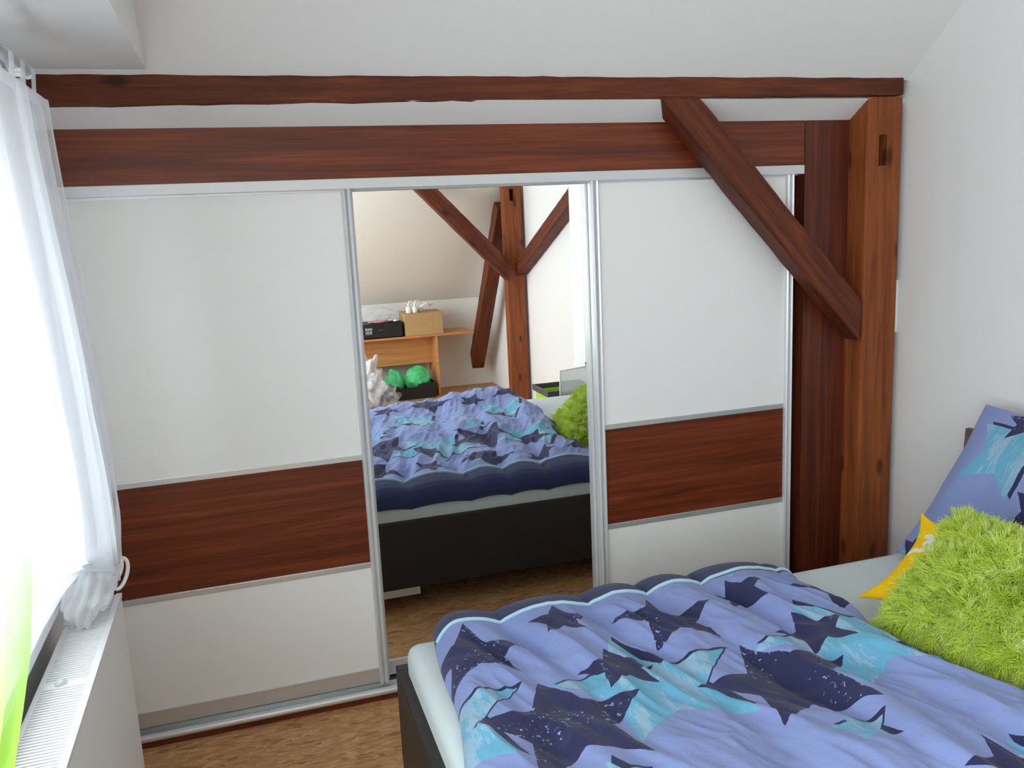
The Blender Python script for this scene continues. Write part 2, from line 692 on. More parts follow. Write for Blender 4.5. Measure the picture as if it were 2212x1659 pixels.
_cy = [(0.826, -1.127, 0.245, 93), (0.86, -1.76, 0.20, 95), (1.128, -1.466, 0.07, 92)]
_nv = [(0.729, -0.765, 0.088, 85), (1.007, -0.850, 0.150, 88), (0.777, -1.045, 0.104, 90), (0.578, -1.215, 0.205, 90),
       (0.785, -1.66, 0.11, 88)]
M['duvet'] = mat_linen('star_print_linen', [(*fab(a, b), c, d) for a, b, c, d in _cy], [(*fab(a, b), c, d) for a, b, c, d in _nv], (0.532, 1.25, 1), -0.655)
M['navy'] = mat_plain('navy_linen', srgb(52, 58, 96), 0.85, var=0.08, scale=60, bump=0.2)
M['pillow_linen'] = mat_linen('star_print_pillow_linen', [(-0.215, 0.13, 0.175, 81), (-0.33, -0.24, 0.10, 60), (0.08, -0.12, 0.18, 80)], [(-0.235, 0.245, 0.085, 30), (0.16, 0.12, 0.15, 92), (-0.02, -0.03, 0.10, 10), (-0.37, -0.27, 0.07, 80)])
M['sheet'] = mat_plain('grey_green_fitted_sheet', srgb(206, 216, 216), 0.9, var=0.03, scale=14, bump=0.12)
M['mattress_side'] = mat_plain('off_white_ticking', srgb(214, 208, 208), 0.9)

# ------------------------------------------------------------------ room shell
XL, XR, YF, YR = -0.54, 2.40, 0.66, -5.59
sl = 0.876                                        # roof pitch (rise per metre)


def zf(y):                                        # underside of the front roof slope
    return 2.066 + sl * (-0.10 - y)


def zr(y):                                        # rear slope
    return 0.89 + sl * (y - YR)


ZC = 2.72
yfc = -0.10 - (ZC - 2.066) / sl
yrc = YR + (ZC - 0.89) / sl
struct(box('floor', M['osb'], XL - 0.3, XR + 0.2, YR - 0.2, YF + 0.2, -0.06, 0.0))
struct(box('ceiling', M['plaster'], XL - 0.3, XR + 0.2, yrc, yfc, ZC, ZC + 0.1))
struct(B().prism([(yfc - 0.05, zf(yfc) + 0.044), (-0.09, zf(-0.09)), (-0.09, zf(-0.09) + 0.14), (yfc - 0.05, zf(yfc) + 0.2)], 0, XL - 0.3, XR + 0.2).build('ceiling_front', M['plaster']))
struct(box('ceiling_leak_cover', M['plaster'], XL - 0.3, XR + 0.2, -0.09, YF + 0.2, 2.2, 2.3))  # unseen cover added to keep sky light from leaking in behind the beam
struct(B().prism([(YR, 0.89), (yrc + 0.05, zr(yrc) + 0.044), (yrc + 0.05, zr(yrc) + 0.2), (YR, 1.05)], 0, XL - 0.3, XR + 0.2).build('ceiling_rear', M['cream_plaster']))
struct(box('wall_rear', M['cream_plaster'], XL - 0.3, XR + 0.2, YR - 0.15, YR, 0, 1.0))
struct(box('wall_front', M['plaster'], XL - 0.3, XR + 0.2, YF, YF + 0.12, 0, 2.2))
struct(box('wall_right', M['plaster'], XR, XR + 0.15, YR - 0.1, YF, 0, ZC + 0.1))
# left gable wall with openings for the curtained window and the added one
wl = B()
ws = sorted([WIN1, FILL_WIN], key=lambda w: w[0])
ycuts = YR - 0.1
for w in ws:
    wl.box(XL - 0.28, XL, ycuts, w[0], 0, ZC + 0.1)
    wl.box(XL - 0.28, XL, w[0], w[1], 0, w[2])
    wl.box(XL - 0.28, XL, w[0], w[1], w[3], ZC + 0.1)
    ycuts = w[1]
wl.box(XL - 0.28, XL, ycuts, YF, 0, ZC + 0.1)
struct(wl.build('wall_left', M['plaster']))
# lowered soffit along the gable, over the window
struct(B().box(XL, -0.19, -2.1, -0.099, 2.075, 2.075 + 0.6).build('ceiling_soffit', M['plaster']))
# plastered strip between the beam and the wardrobe
struct(B().prism([(-0.098, 1.992), (0.004, 1.928), (0.03, 1.928), (0.03, 2.2), (-0.02, 2.2), (-0.02, 2.02)], 0, XL, XR).build('trim_1', M['plaster']))
# white pier against the right wall beside the bed
struct(box('wall_pier', M['white_paint'], 2.265, XR, -2.90, -2.40, 0, ZC))

for i, w in enumerate((WIN1, FILL_WIN)):  # second frame and pane belong to the added fill window
    fr = B()
    x0, x1 = XL - 0.19, XL - 0.13
    t = 0.07
    fr.box(x0, x1, w[0], w[1], w[2], w[2] + t).box(x0, x1, w[0], w[1], w[3] - t, w[3])
    ym = (w[0] + w[1]) / 2
    for a, b in ((w[0], w[0] + t), (w[1] - t, w[1]), (ym - 0.05, ym + 0.05)):
        fr.box(x0, x1, a, b, w[2] + t, w[3] - t)
    f = struct(fr.build('window_%d' % (i + 1), M['white_paint'], bevel=0.006))
    gl = box('pane', M['glass'], XL - 0.165, XL - 0.16, w[0] + t, w[1] - t, w[2] + t, w[3] - t)
    part(gl, f)
    struct(gl)
struct(box('trim_2', M['white_paint'], XL - 0.15, -0.484, WIN1[0] - 0.05, WIN1[1] + 0.30, 0.755, 0.785, bevel=0.006))   # window sill
struct(box('trim_3', M['white_paint'], XL - 0.15, -0.47, FILL_WIN[0] - 0.05, FILL_WIN[1] + 0.06, 0.515, 0.55, bevel=0.006))  # sill of the added fill window

# ------------------------------------------------------------------ old timbers


def timber(name, a, b, w, h, mat, label, cat='beam', bevel=0.008, upv=(0, 1, 0), wob=0.0, slot=None, cut=None, seed=0, taper=None):
    """beam from a to b: local X along it, w across (perpendicular to upv), h along upv"""
    a, b = Vector(a), Vector(b)
    X = (b - a).normalized()
    Z = Vector(upv)
    Z = (Z - X * Z.dot(X)).normalized()
    Y = Z.cross(X)
    L = (b - a).length
    bm = bmesh.new()
    n = max(2, int(L / 0.06))
    rnd = random.Random(seed)
    sec = []
    for i in range(n + 1):
        t = i / n
        ww = w if taper is None else w * (taper[0] + (taper[1] - taper[0]) * t)
        j = lambda: rnd.uniform(-wob, wob)
        x = L * t
        pts = [(-ww / 2, -h / 2), (ww / 2, -h / 2), (ww / 2, h / 2), (-ww / 2, h / 2)]
        row = []
        for k, (py, pz) in enumerate(pts):
            dx = 0
            if cut:
                if i == 0:
                    dx = cut[0] * py / (ww / 2)
                if i == n:
                    dx = cut[1] * py / (ww / 2)
            row.append(bm.verts.new((x + dx, py + j(), pz + j())))
        sec.append(row)
    for i in range(n):
        for k in range(4):
            bm.faces.new((sec[i][k], sec[i][(k + 1) % 4], sec[i + 1][(k + 1) % 4], sec[i + 1][k]))
    bm.faces.new(sec[0][::-1])
    bm.faces.new(sec[-1])
    bmesh.ops.recalc_face_normals(bm, faces=bm.faces)
    es = [e for e in bm.edges if len(e.link_faces) == 2 and e.calc_face_angle(0) > 0.7]
    bmesh.ops.bevel(bm, geom=es, offset=bevel, segments=2, profile=0.5, affect='EDGES')
    me = bpy.data.meshes.new(name)
    bm.to_mesh(me)
    bm.free()
    o = link(name, me, mat)
    m = Matrix((X, Y, Z)).transposed().to_4x4()
    m.translation = a
    o.matrix_world = m
    return tag(o, label, cat)


def post_mesh(name, x0, x1, yfront, yback, z1, slot, label, crack=None):
    """upright post, local X up; a mortise hole cut into the face at yfront"""
    w = x1 - x0
    dpt = yback - yfront
    sgn = 1 if dpt > 0 else -1
    bm = bmesh.new()
    xs = [0, slot[0] - x0, slot[1] - x0, w]
    zs = [0, slot[2], slot[3], z1]
    V = {}
    for i, x in enumerate(xs):
        for k, z in enumerate(zs):
            V[i, k] = bm.verts.new((z, x, 0))
    for i in range(3):
        for k in range(3):
            if (i, k) == (1, 1):
                continue
            bm.faces.new((V[i, k], V[i + 1, k], V[i + 1, k + 1], V[i, k + 1]))
    q = [V[1, 1], V[2, 1], V[2, 2], V[1, 2]]
    q2 = [bm.verts.new((v.co.x, v.co.y, sgn * 0.095)) for v in q]
    for i in range(4):
        bm.faces.new((q[i], q[(i + 1) % 4], q2[(i + 1) % 4], q2[i]))
    bm.faces.new(q2)
    bk_ = {}
    ring = [(0, 0), (1, 0), (2, 0), (3, 0), (3, 1), (3, 2), (3, 3), (2, 3), (1, 3), (0, 3), (0, 2), (0, 1)]
    b2 = [bm.verts.new((V[k].co.x, V[k].co.y, dpt)) for k in ring]
    for i in range(12):
        j = (i + 1) % 12
        bm.faces.new((V[ring[i]], V[ring[j]], b2[j], b2[i]))
    bm.faces.new(b2)
    bmesh.ops.recalc_face_normals(bm, faces=bm.faces)
    es = [e for e in bm.edges if len(e.link_faces) == 2 and e.calc_face_angle(0) > 0.7
          and abs(e.verts[0].co.x - e.verts[1].co.x) > 0.05 and all(v.co.y < 1e-6 or v.co.y > w - 1e-6 for v in e.verts)]
    bmesh.ops.bevel(bm, geom=es, offset=0.008, segments=2, profile=0.5, affect='EDGES')
    me = bpy.data.meshes.new(name)
    bm.to_mesh(me)
    bm.free()
    o = link(name, me, M['post'])
    # local (z, x, depth) -> world
    o.matrix_world = Matrix(((0, 1, 0, x0), (0, 0, 1, yfront), (1, 0, 0, 0), (0, 0, 0, 1)))
    return tag(o, label, 'post')


timber('timber_beam', (XL + 0.005, -0.045, 2.021), (2.376, -0.045, 2.035), 0.086, 0.11, M['beam'],
       'dark stained old horizontal roof beam running above the wardrobe', wob=0.0022, seed=3, bevel=0.007, taper=(1.0, 0.72), upv=(0, -1, 0))
post_mesh('timber_post', 2.222, 2.374, -0.10, 0.03, 1.998, (2.272, 2.307, 1.755, 1.865), 'brown stained upright timber post with mortise hole, right of the wardrobe')
_d = Vector((2.216 - 1.538, 0, 1.264 - 1.998)).normalized()
_n = Vector((_d.z, 0, -_d.x))
_w = 0.110
_a = Vector((1.538, -0.057, 1.998)) + _n * (_w / 2)
_b = Vector((2.216, -0.057, 1.264)) + _n * (_w / 2)
timber('diagonal_brace', _a + _d * -0.055, _b + _d * 0.055, _w, 0.105, M['beam'], 'thick diagonal timber brace crossing the white right-hand wardrobe door',
       'beam', wob=0.0015, seed=5, cut=(-0.055, 0.052), bevel=0.012)

post_mesh('timber_post', 2.214, 2.372, -4.30, -4.40, 1.928, (2.268, 2.31, 1.80, 1.90), 'upright timber post seen in the mirror between two braces')
_d = Vector((2.20 - 1.565, 0, 1.235 - 1.893)).normalized()
timber('diagonal_brace', Vector((1.53, -4.30, 1.93)), Vector((2.213, -4.30, 1.215)), 0.135, 0.10, M['beam'],
       'diagonal timber brace rising to the left of the post in the mirror', wob=0.0015, seed=15, cut=(-0.06, 0.06), bevel=0.01)
timber('diagonal_brace', Vector((2.345, -2.905, 1.815)), Vector((2.345, -4.31, 1.215)), 0.115, 0.10, M['beam'],
       'diagonal timber brace rising to the right of the post in the mirror', wob=0.0015, seed=17, upv=(1, 0, 0), bevel=0.01)
timber('raking_strut', Vector((2.255, -4.47, 1.77)), Vector((2.20, -5.41, 0.27)), 0.13, 0.13, M['beam'],
       'slanting timber strut behind the post in the mirror, ending above the floor', wob=0.0015, seed=19, upv=(1, 0, 0), cut=(0, 0.05), bevel=0.01)

tag(box('switch_plate', M['white_paint'], XR - 0.012, XR - 0.0005, -0.080, -0.020, 1.13, 1.33, bevel=0.003), 'narrow pale plate on the wall just behind the right timber post', 'switch')

# ------------------------------------------------------------------ wardrobe
wd = thing('sliding_wardrobe', 'long built-in wardrobe with three sliding doors, mirror in the middle, reddish wood bands', 'wardrobe', (0.8, 0.03, 0))
ca = B()
ca.box(XL + 0.01, 2.20, 0.60, 0.615, 0.0, 1.92)      # back
ca.box(XL + 0.01, XL + 0.03, 0.10, 0.60, 0.0, 1.92)
ca.box(2.18, 2.20, 0.10, 0.60, 0.0, 1.92)
ca.box(XL + 0.03, 2.18, 0.10, 0.60, 1.90, 1.92)
ca.box(XL + 0.03, 2.18, 0.10, 0.60, 0.0, 0.02)
ca.build('carcass', M['dark_gap'], wd)
box('header_panel', M['lam_h'], XL + 0.004, 2.026, 0.0, 0.02, 1.772, 1.932, wd, 0.001)
sp_ = B()
sp_.box(2.029, 2.2215, 0.0, 0.016, 0.002, 1.932)
sp_.box(2.029, 2.047, 0.016, 0.11, 0.002, 1.77)
sp_.build('side_panel', M['lam_v'], wd, 0.001)
tt = B()
tt.box(XL + 0.004, 2.027, -0.002, 0.012, 1.740, 1.772)
tt.box(XL + 0.004, 2.027, 0.012, 0.095, 1.762, 1.772)
tt.box(XL + 0.004, 2.027, 0.038, 0.042, 1.736, 1.762)
tt.build('top_track', M['alu_white'], wd, 0.002)
bt = B()
bt.box(XL + 0.004, 2.028, -0.02, 0.095, 0.0235, 0.028)
prof = []
for k in range(9):
    a = PI * k / 8
    prof.append((-0.012 - 0.016 * math.sin(a), 0.034 - 0.013 * math.cos(a)))
bt.prism(prof, 0, XL + 0.004, 2.028)
bt.box(XL + 0.004, 2.028, 0.038, 0.042, 0.026, 0.040)
bt.build('bottom_track', M['alu'], wd, 0.001)
box('plinth', M['lam_h'], XL + 0.004, 2.028, -0.014, 0.09, 0.0, 0.0225, wd, 0.001)


def stile_profile(x0, x1, y, outward):
    """grooved aluminium upright, section in xy"""
    w = x1 - x0
    pts = []
    for t, d in ((0, 0.0), (0.06, 0.008), (0.2, 0.012), (0.36, 0.009), (0.45, 0.001), (0.5, -0.003), (0.55, 0.001), (0.64, 0.009), (0.8, 0.012), (0.94, 0.008), (1, 0.0)):
        pts.append((x0 + w * t, y - d))
    pts += [(x1, y + 0.022), (x0, y + 0.022)]
    return pts


def door(x0, x1, y, kind):
    z0, z1 = 0.055, 1.752
    sw = 0.032 if kind == 'panel' else 0.026
    fr = B()
    fr.box(x0 + 0.002, x1 - 0.002, y + 0.016, y + 0.020, z0, z1)
    d = fr.build('sliding_door', M['alu'], wd)
    part(box('top_rail', M['alu'], x0 + sw * 0.8, x1 - sw * 0.8, y + 0.004, y + 0.0155, z1 - 0.02, z1, bevel=0.001), d)
    part(box('bottom_rail', M['alu'], x0 + sw * 0.8, x1 - sw * 0.8, y - 0.001, y + 0.0155, z0, z0 + 0.054, bevel=0.0015), d)
    for a, b in ((x0, x0 + sw), (x1 - sw, x1)):
        o = B().prism(stile_profile(a, b, y, 0), 2, z0 - 0.006, z1).build('stile', M['stile'])
        part(o, d)
    sub = []
    if kind == 'mirror':
        sub.append(box('mirror', M['mirror'], x0 + sw * 0.8, x1 - sw * 0.8, y + 0.004, y + 0.009, z0 + 0.05, z1 - 0.018))
    else:
        xa, xb = x0 + sw * 0.8, x1 - sw * 0.8
        s1, s2 = 0.488, 0.868
        sub.append(box('lower_panel', M['door_white'], xa, xb, y + 0.005, y + 0.015, z0 + 0.05, s1 - 0.005))
        sub.append(box('wood_band', M['lam_h'], xa, xb, y + 0.005, y + 0.015, s1 + 0.005, s2 - 0.005))
        sub.append(box('upper_panel', M['door_white'], xa, xb, y + 0.005, y + 0.015, s2 + 0.005, z1 - 0.018))
        for zc in (s1, s2):
            sub.append(box('dividing_bar', M['alu'], xa, xb, y + 0.001, y + 0.016, zc - 0.010, zc + 0.010, bevel=0.002))
    for o in sub:
        part(o, d)
    return d


door(XL + 0.012, 0.362, 0.014, 'panel')
door(1.176, 1.992, 0.014, 'panel')
door(0.345, 1.196, 0.050, 'mirror')

# ------------------------------------------------------------------ bed
bed = thing('double_bed', 'low dark wooden double bed with its head at the right wall', 'bed', (1.35, -1.45, 0))
BX0, BX1, BY1, BY0 = 0.312, 2.335, -0.537, -2.40
box('side_rail', M['black_wood'], BX0, BX1, BY1 - 0.035, BY1, 0.105, 0.40, bed, 0.003)
box('side_rail', M['black_wood'], BX0, BX1, BY0, BY0 + 0.035, 0.105, 0.40, bed, 0.003)
box('foot_board', M['black_wood'], BX0 - 0.004, BX0 + 0.034, BY0 + 0.035, BY1 - 0.035, 0.105, 0.40, bed, 0.003)
box('slat_base', M['black_wood'], BX0 + 0.034, BX1, BY0 + 0.035, BY1 - 0.035, 0.22, 0.29, bed)
for (x, y) in ((0.35, BY1 - 0.10), (2.20, BY1 - 0.10), (0.35, BY0 + 0.03), (2.20, BY0 + 0.03)):
    lg = box('leg', M['black_wood'], x, x + 0.07, y, y + 0.07, 0.0, 0.105, bed, 0.003)
fp = B()
fp.box(0.34, 0.605, BY1, BY1 + 0.004, 0.076, 0.108)
fp.box(0.34, 0.605, BY1 - 0.03, BY1, 0.076, 0.082)
fp.build('foot_bracket', M['alu'], bed, 0.001)['label'] = 'pale metal bracket along the lower edge'
# leaning headboard
hb = B()
hb.prism([(2.345, 0.25), (2.365, 0.25), (2.398, 0.83), (2.378, 0.83)], 1, -2.48, -0.452)
hbo = hb.build('headboard', M['grey_wood'], bed, 0.002)
fx = B()
fx.box(2.360, 2.368, -0.475, -0.437, 0.695, 0.728)
br = fx.build('corner_bracket', M['white_plastic'])
part(br, hbo)
br['label'] = 'small white square bracket'
hole = box('screw_hole', M['black_plastic'], 2.357, 2.361, -0.464, -0.449, 0.704, 0.720)
part(hole, hbo)

# mattress with fitted sheet
bm = bmesh.new()
mt = B()
mt.box(0.338, 2.325, -2.37, -0.562, 0.292, 0.478)
ms = mt.build('mattress', M['sheet'], None, 0.045, 5, True)
tag(ms, 'thick mattress in a pale grey green fitted sheet on the dark bed', 'mattress')
me = ms.data
co = np.empty(len(me.vertices) * 3)
me.vertices.foreach_get('co', co)


# ------------------------------------------------------------------ duvet
def interp(y, pts):
    ys = np.array([p[0] for p in pts])[::-1]
    xs = np.array([p[1] for p in pts])[::-1]
    return np.interp(y, ys, xs)


XLp = [(-0.50, 0.425), (-0.72, 0.41), (-0.90, 0.385), (-1.09, 0.365), (-1.24, 0.35), (-1.5, 0.34), (-2.4, 0.34)]
XRp = [(-0.50, 1.50), (-0.61, 1.525), (-0.79, 1.53), (-0.95, 1.525), (-1.09, 1.505), (-1.18, 1.515), (-1.44, 1.57), (-1.8, 1.63), (-2.1, 1.62), (-2.4, 1.54)]
MT = 0.479           # mattress top
prof = [(-0.552, 0.455), (-0.538, 0.468), (-0.533, 0.490), (-0.540, 0.513), (-0.556, 0.531), (-0.580, 0.543), (-0.610, 0.549), (-0.635, 0.551), (-0.66, 0.552)]
pr = np.array(prof)
seg = np.hypot(*np.diff(pr, axis=0).T)
ps = np.r_[0, np.cumsum(seg)]
S0 = ps[-1]
ylen = 2.36 - 0.66
nj, ni = 420, 300
ss = np.r_[np.linspace(0, S0, 46)[:-1], np.linspace(S0, S0 + ylen, nj - 45)]
uu = (1 - np.cos(np.linspace(0, PI, ni))) / 2 * 0.5 + np.linspace(0, 1, ni) * 0.5
yb = np.where(ss < S0, np.interp(ss, ps, pr[:, 0]), -0.66 - (ss - S0))
zb = np.where(ss < S0, np.interp(ss, ps, pr[:, 1]), 0.552)
Y = np.repeat(yb[None], ni, 0)
ZB = np.repeat(zb[None], ni, 0)
S = np.repeat(ss[None], ni, 0)
U = np.repeat(uu[:, None], nj, 1)
xl, xr = interp(Y, XLp), interp(Y, XRp)
X = xl + (xr - xl) * U
lob = np.abs(np.sin(PI * (X - 0.412 - 0.03 * np.sin(9 * X)) / 0.207))
lob = lob ** 0.75
fade = np.exp(-np.maximum(S - S0, 0) / 0.16)
dz = 0.027 * (lob - 0.72) * fade
# folds running from the dips towards the near side
fold = np.zeros_like(X)
q = -(Y + 0.66)
for x0, k, dep, wd_, y0, ln in ((0.622, 0.10, 0.020, 0.030, 0.02, 0.45), (0.50, 0.22, 0.014, 0.028, 0.05, 0.5), (0.827, 0.16, 0.018, 0.034, 0.03, 0.45),
                               (1.055, 0.12, 0.020, 0.036, 0.02, 0.5), (1.255, 0.03, 0.030, 0.028, 0.05, 0.5), (1.33, 0.02, 0.012, 0.03, 0.2, 0.6),
                               (0.93, 0.06, 0.012, 0.03, 0.25, 0.6), (0.70, 0.02, 0.014, 0.035, 0.35, 0.5), (1.12, 0.12, 0.022, 0.03, 0.42, 0.5), (1.30, 0.18, 0.02, 0.04, 0.5, 0.6),
                               (0.52, 0.18, 0.016, 0.04, 0.55, 0.7), (1.40, 0.0, 0.02, 0.04, 0.9, 0.6), (1.0, 0.15, 0.018, 0.05, 1.0, 0.6)):
    xc = x0 + k * (q - y0)
    env = np.clip((q - y0) / 0.10 + 0.5, 0, 1) * np.exp(-np.maximum(q - y0, 0) / ln)
    fold -= 1.35 * dep * env * (np.exp(-((X - xc) / wd_) ** 2) - 0.6 * np.exp(-((X - xc - wd_ * 2.0) / (wd_ * 1.3)) ** 2))
wr = 0.010 * vnoise(X * 7 + 3 - Y * 1.0, Y * 2.6) + 0.009 * (1 - 2 * np.abs(vnoise(X * 13 + Y * 4, Y * 4 + 9))) + 0.0045 * (1 - 2 * np.abs(vnoise(X * 30 + Y * 10 + 7, Y * 9))) + 0.0018 * vnoise(X * 60 + Y * 20, Y * 22)
rows = np.clip((S - S0 + 0.03) / 0.12, 0, 1)
hump = 0.035 * np.exp(-((X - 1.42) / 0.26) ** 2 - ((Y + 2.10) / 0.28) ** 2) + 0.018 * np.sin(Y * 9.0 + X * 2) * np.clip((q - 0.45), 0, 1)
T = ZB - MT + dz + (fold + wr) * rows + hump
# rounded edges on head, foot and near sides


def rnd_edge(e, r):
    t = np.clip(e / r, 0, 1)
    return np.sqrt(np.clip(1 - (1 - t) ** 2, 0, 1))


eh = (xr - X)
ef = (X - xl)
en = Y + 2.36
f = rnd_edge(eh, 0.085) * rnd_edge(ef, 0.07) * rnd_edge(en, 0.09)
over = np.clip((Y + 0.60) / 0.05, 0, 1)                     # beyond the mattress edge the border hangs
floor_ = np.where(ZB < 0.53, np.minimum(MT + 0.004, ZB + 0.01), MT + 0.004)
Z = np.where(S < S0 - 0.06, floor_ * (1 - f) + (ZB + dz * 0.6) * f, MT + 0.004 + np.maximum(T - 0.004, 0.008) * f)
bl = np.clip((S - (S0 - 0.10)) / 0.06, 0, 1)
Zd = floor_ * (1 - f) + (ZB + dz * 0.6) * f
Zt = MT + 0.004 + np.maximum(T - 0.004, 0.008) * f
Z = Zd * (1 - bl) + Zt * bl
Yw = Y + 0.014 * (lob - 0.6) * (1 - bl) * f
# wavy foot / head outline
X = X + 0.010 * np.sin(Y * 11) * (1 - U) * (1 - U) + 0.012 * np.sin(Y * 13 + 1) * U * U * (Y < -0.7)
Ptop = np.stack([X, Yw, Z], -1)
V = np.where(S < S0, -0.66 + (S0 - S), Y)
UV = np.stack([X, V + SK * (X - 0.826) * (S >= S0)], -1)
# underside sheet
Zu = np.where(S < S0, np.minimum(Z, np.where(ZB < 0.5, Z, MT + 0.003)), MT + 0.003)
Pb = np.stack([X, np.minimum(Yw, -0.5455 * 0 + Yw), np.minimum(Z, MT + 0.003)], -1)
duv = grid_mesh('duvet', Ptop, M['duvet'], None, UV)
tag(duv, 'crumpled periwinkle duvet printed with navy and turquoise stars, lying on the bed', 'duvet')
duv.data.materials.append(M['navy'])
# lower face: tucked in flat from the hanging border to the near edge
Yu = np.where(Y > -0.60, np.minimum(Y, -0.5515 - (Yw - Y) * 0), Yw)
Zu2 = np.where(Y > -0.566, np.minimum(ZB, 0.484), MT + 0.0035)
und = grid_mesh('underside', np.stack([X, np.where(S < S0 - 0.1, Yw - 0.02, Yw), Zu2], -1)[:, ::1], M['navy'])
part(und, duv)
# piping along the border seam
jp = int(np.argmin(np.abs(ss - (S0 + 0.004))))
pp = B().tube([tuple(Ptop[i, jp] + np.array((0, 0, 0.0025))) for i in range(3, ni - 2, 2)], 0.0055, 8).build('piping', M['piping'], None, smooth=True)
part(pp, duv)


# ------------------------------------------------------------------ pillows
def pillow_points(n, m, a, b, t, power=0.42, pinch=0.07, seed=0, wr=0.012):
    """cushion in local axes: u across, v up, w out"""
    u = np.sin(np.linspace(-PI / 2, PI / 2, n))
    v = np.sin(np.linspace(-PI / 2, PI / 2, m))
    Uu, Vv = np.meshgrid(u, v, indexing='ij')
    px = a * Uu * (1 - pinch * (1 - Vv ** 2) * np.abs(Uu))
    py = b * Vv * (1 - pinch * (1 - Uu ** 2) * np.abs(Vv))
    th = t * np.clip((1 - Uu ** 2), 0, 1) ** power * np.clip((1 - Vv ** 2), 0, 1) ** power
    w1 = wr * vnoise(px * 9 + seed, py * 9) * np.sqrt(np.clip(th / t, 0, 1))
    return Uu, Vv, px, py, th, w1


def frame_of(c, eu, ev):
    eu = Vector(eu).normalized()
    ev = Vector(ev)
    ev = (ev - eu * ev.dot(eu)).normalized()
    w = eu.cross(ev)
    return np.array(c), np.array(eu), np.array(ev), np.array(w)


def make_pillow(name, c, eu, ev, a, b, t, mat, seed=0, n=60, m=60, wr=0.012, power=0.42, pinch=0.07):
    C0, E1, E2, E3 = frame_of(c, eu, ev)
    Uu, Vv, px, py, th, w1 = pillow_points(n, m, a, b, t, power, pinch, seed=seed, wr=wr)
    A_ = C0 + px[..., None] * E1 + py[..., None] * E2
    P1 = A_ + (th + w1)[..., None] * E3
    P2 = A_ - (th * 0.8)[..., None] * E3
    verts = np.concatenate([P1.reshape(-1, 3), P2.reshape(-1, 3)])
    idx = np.arange(n * m).reshape(n, m)
    q1 = np.stack([idx[:-1, :-1], idx[1:, :-1], idx[1:, 1:], idx[:-1, 1:]], -1).reshape(-1, 4)
    q2 = q1[:, ::-1] + n * m
    me = bpy.data.meshes.new(name)
    me.from_pydata(verts.tolist(), [], np.vstack([q1, q2]).tolist())
    uvl = me.uv_layers.new(name='UVMap')
    li = np.empty(len(me.loops), np.int32)
    me.loops.foreach_get('vertex_index', li)
    uvp = np.stack([px, py], -1).reshape(-1, 2)
    uvp = np.vstack([uvp, uvp])
    uvl.data.foreach_set('uv', uvp[li].astype(np.float32).ravel())
    bm = bmesh.new()
    bm.from_mesh(me)
    bmesh.ops.remove_doubles(bm, verts=bm.verts, dist=0.0004)
    bm.to_mesh(me)
    bm.free()
    me.polygons.foreach_set('use_smooth', np.ones(len(me.polygons), bool))
    return link(name, me, mat), (P1, P2, E1, E2, E3, Uu, Vv)


# big star-print pillow leaning on the headboard
pil, _ = make_pillow('bed_pillow', (2.13, -1.06, 0.725), (0, -1, 0), (0.60, 0, 0.80), 0.45, 0.285, 0.085, M['pillow_linen'], 3, wr=0.016)
tag(pil, 'large periwinkle pillow with turquoise star print leaning against the headboard', 'pillow')


# lime shaggy cushion
def mat_fur():
    s = NT('lime_shag')
    at = s.n('ShaderNodeAttribute', attribute_name='tone')
    c = s.ramp(at.outputs['Fac'], [(0.0, srgb(194, 217, 58)), (0.5, srgb(215, 236, 96)), (1.0, srgb(236, 248, 168))])
    s.base(c, 0.6, 0, 0.2)
    s.b.inputs['Subsurface Weight'].default_value = 0.0
    return s.m


M['fur'] = mat_fur()
M['lime_cloth'] = mat_plain('lime_cloth', srgb(168, 206, 44), 0.9)
LC, LU, LV = (1.715, -1.235, 0.632), (0.17, -0.985, 0.0), (0.78, 0.13, 0.62)
lime, (P1, P2, E1, E2, E3, Uu, Vv) = make_pillow('shaggy_cushion', LC, LU, LV, 0.228, 0.20, 0.07, M['lime_cloth'], 8, n=48, m=48)
tag(lime, 'bright lime green shaggy cushion lying against the other pillows on the bed', 'cushion')


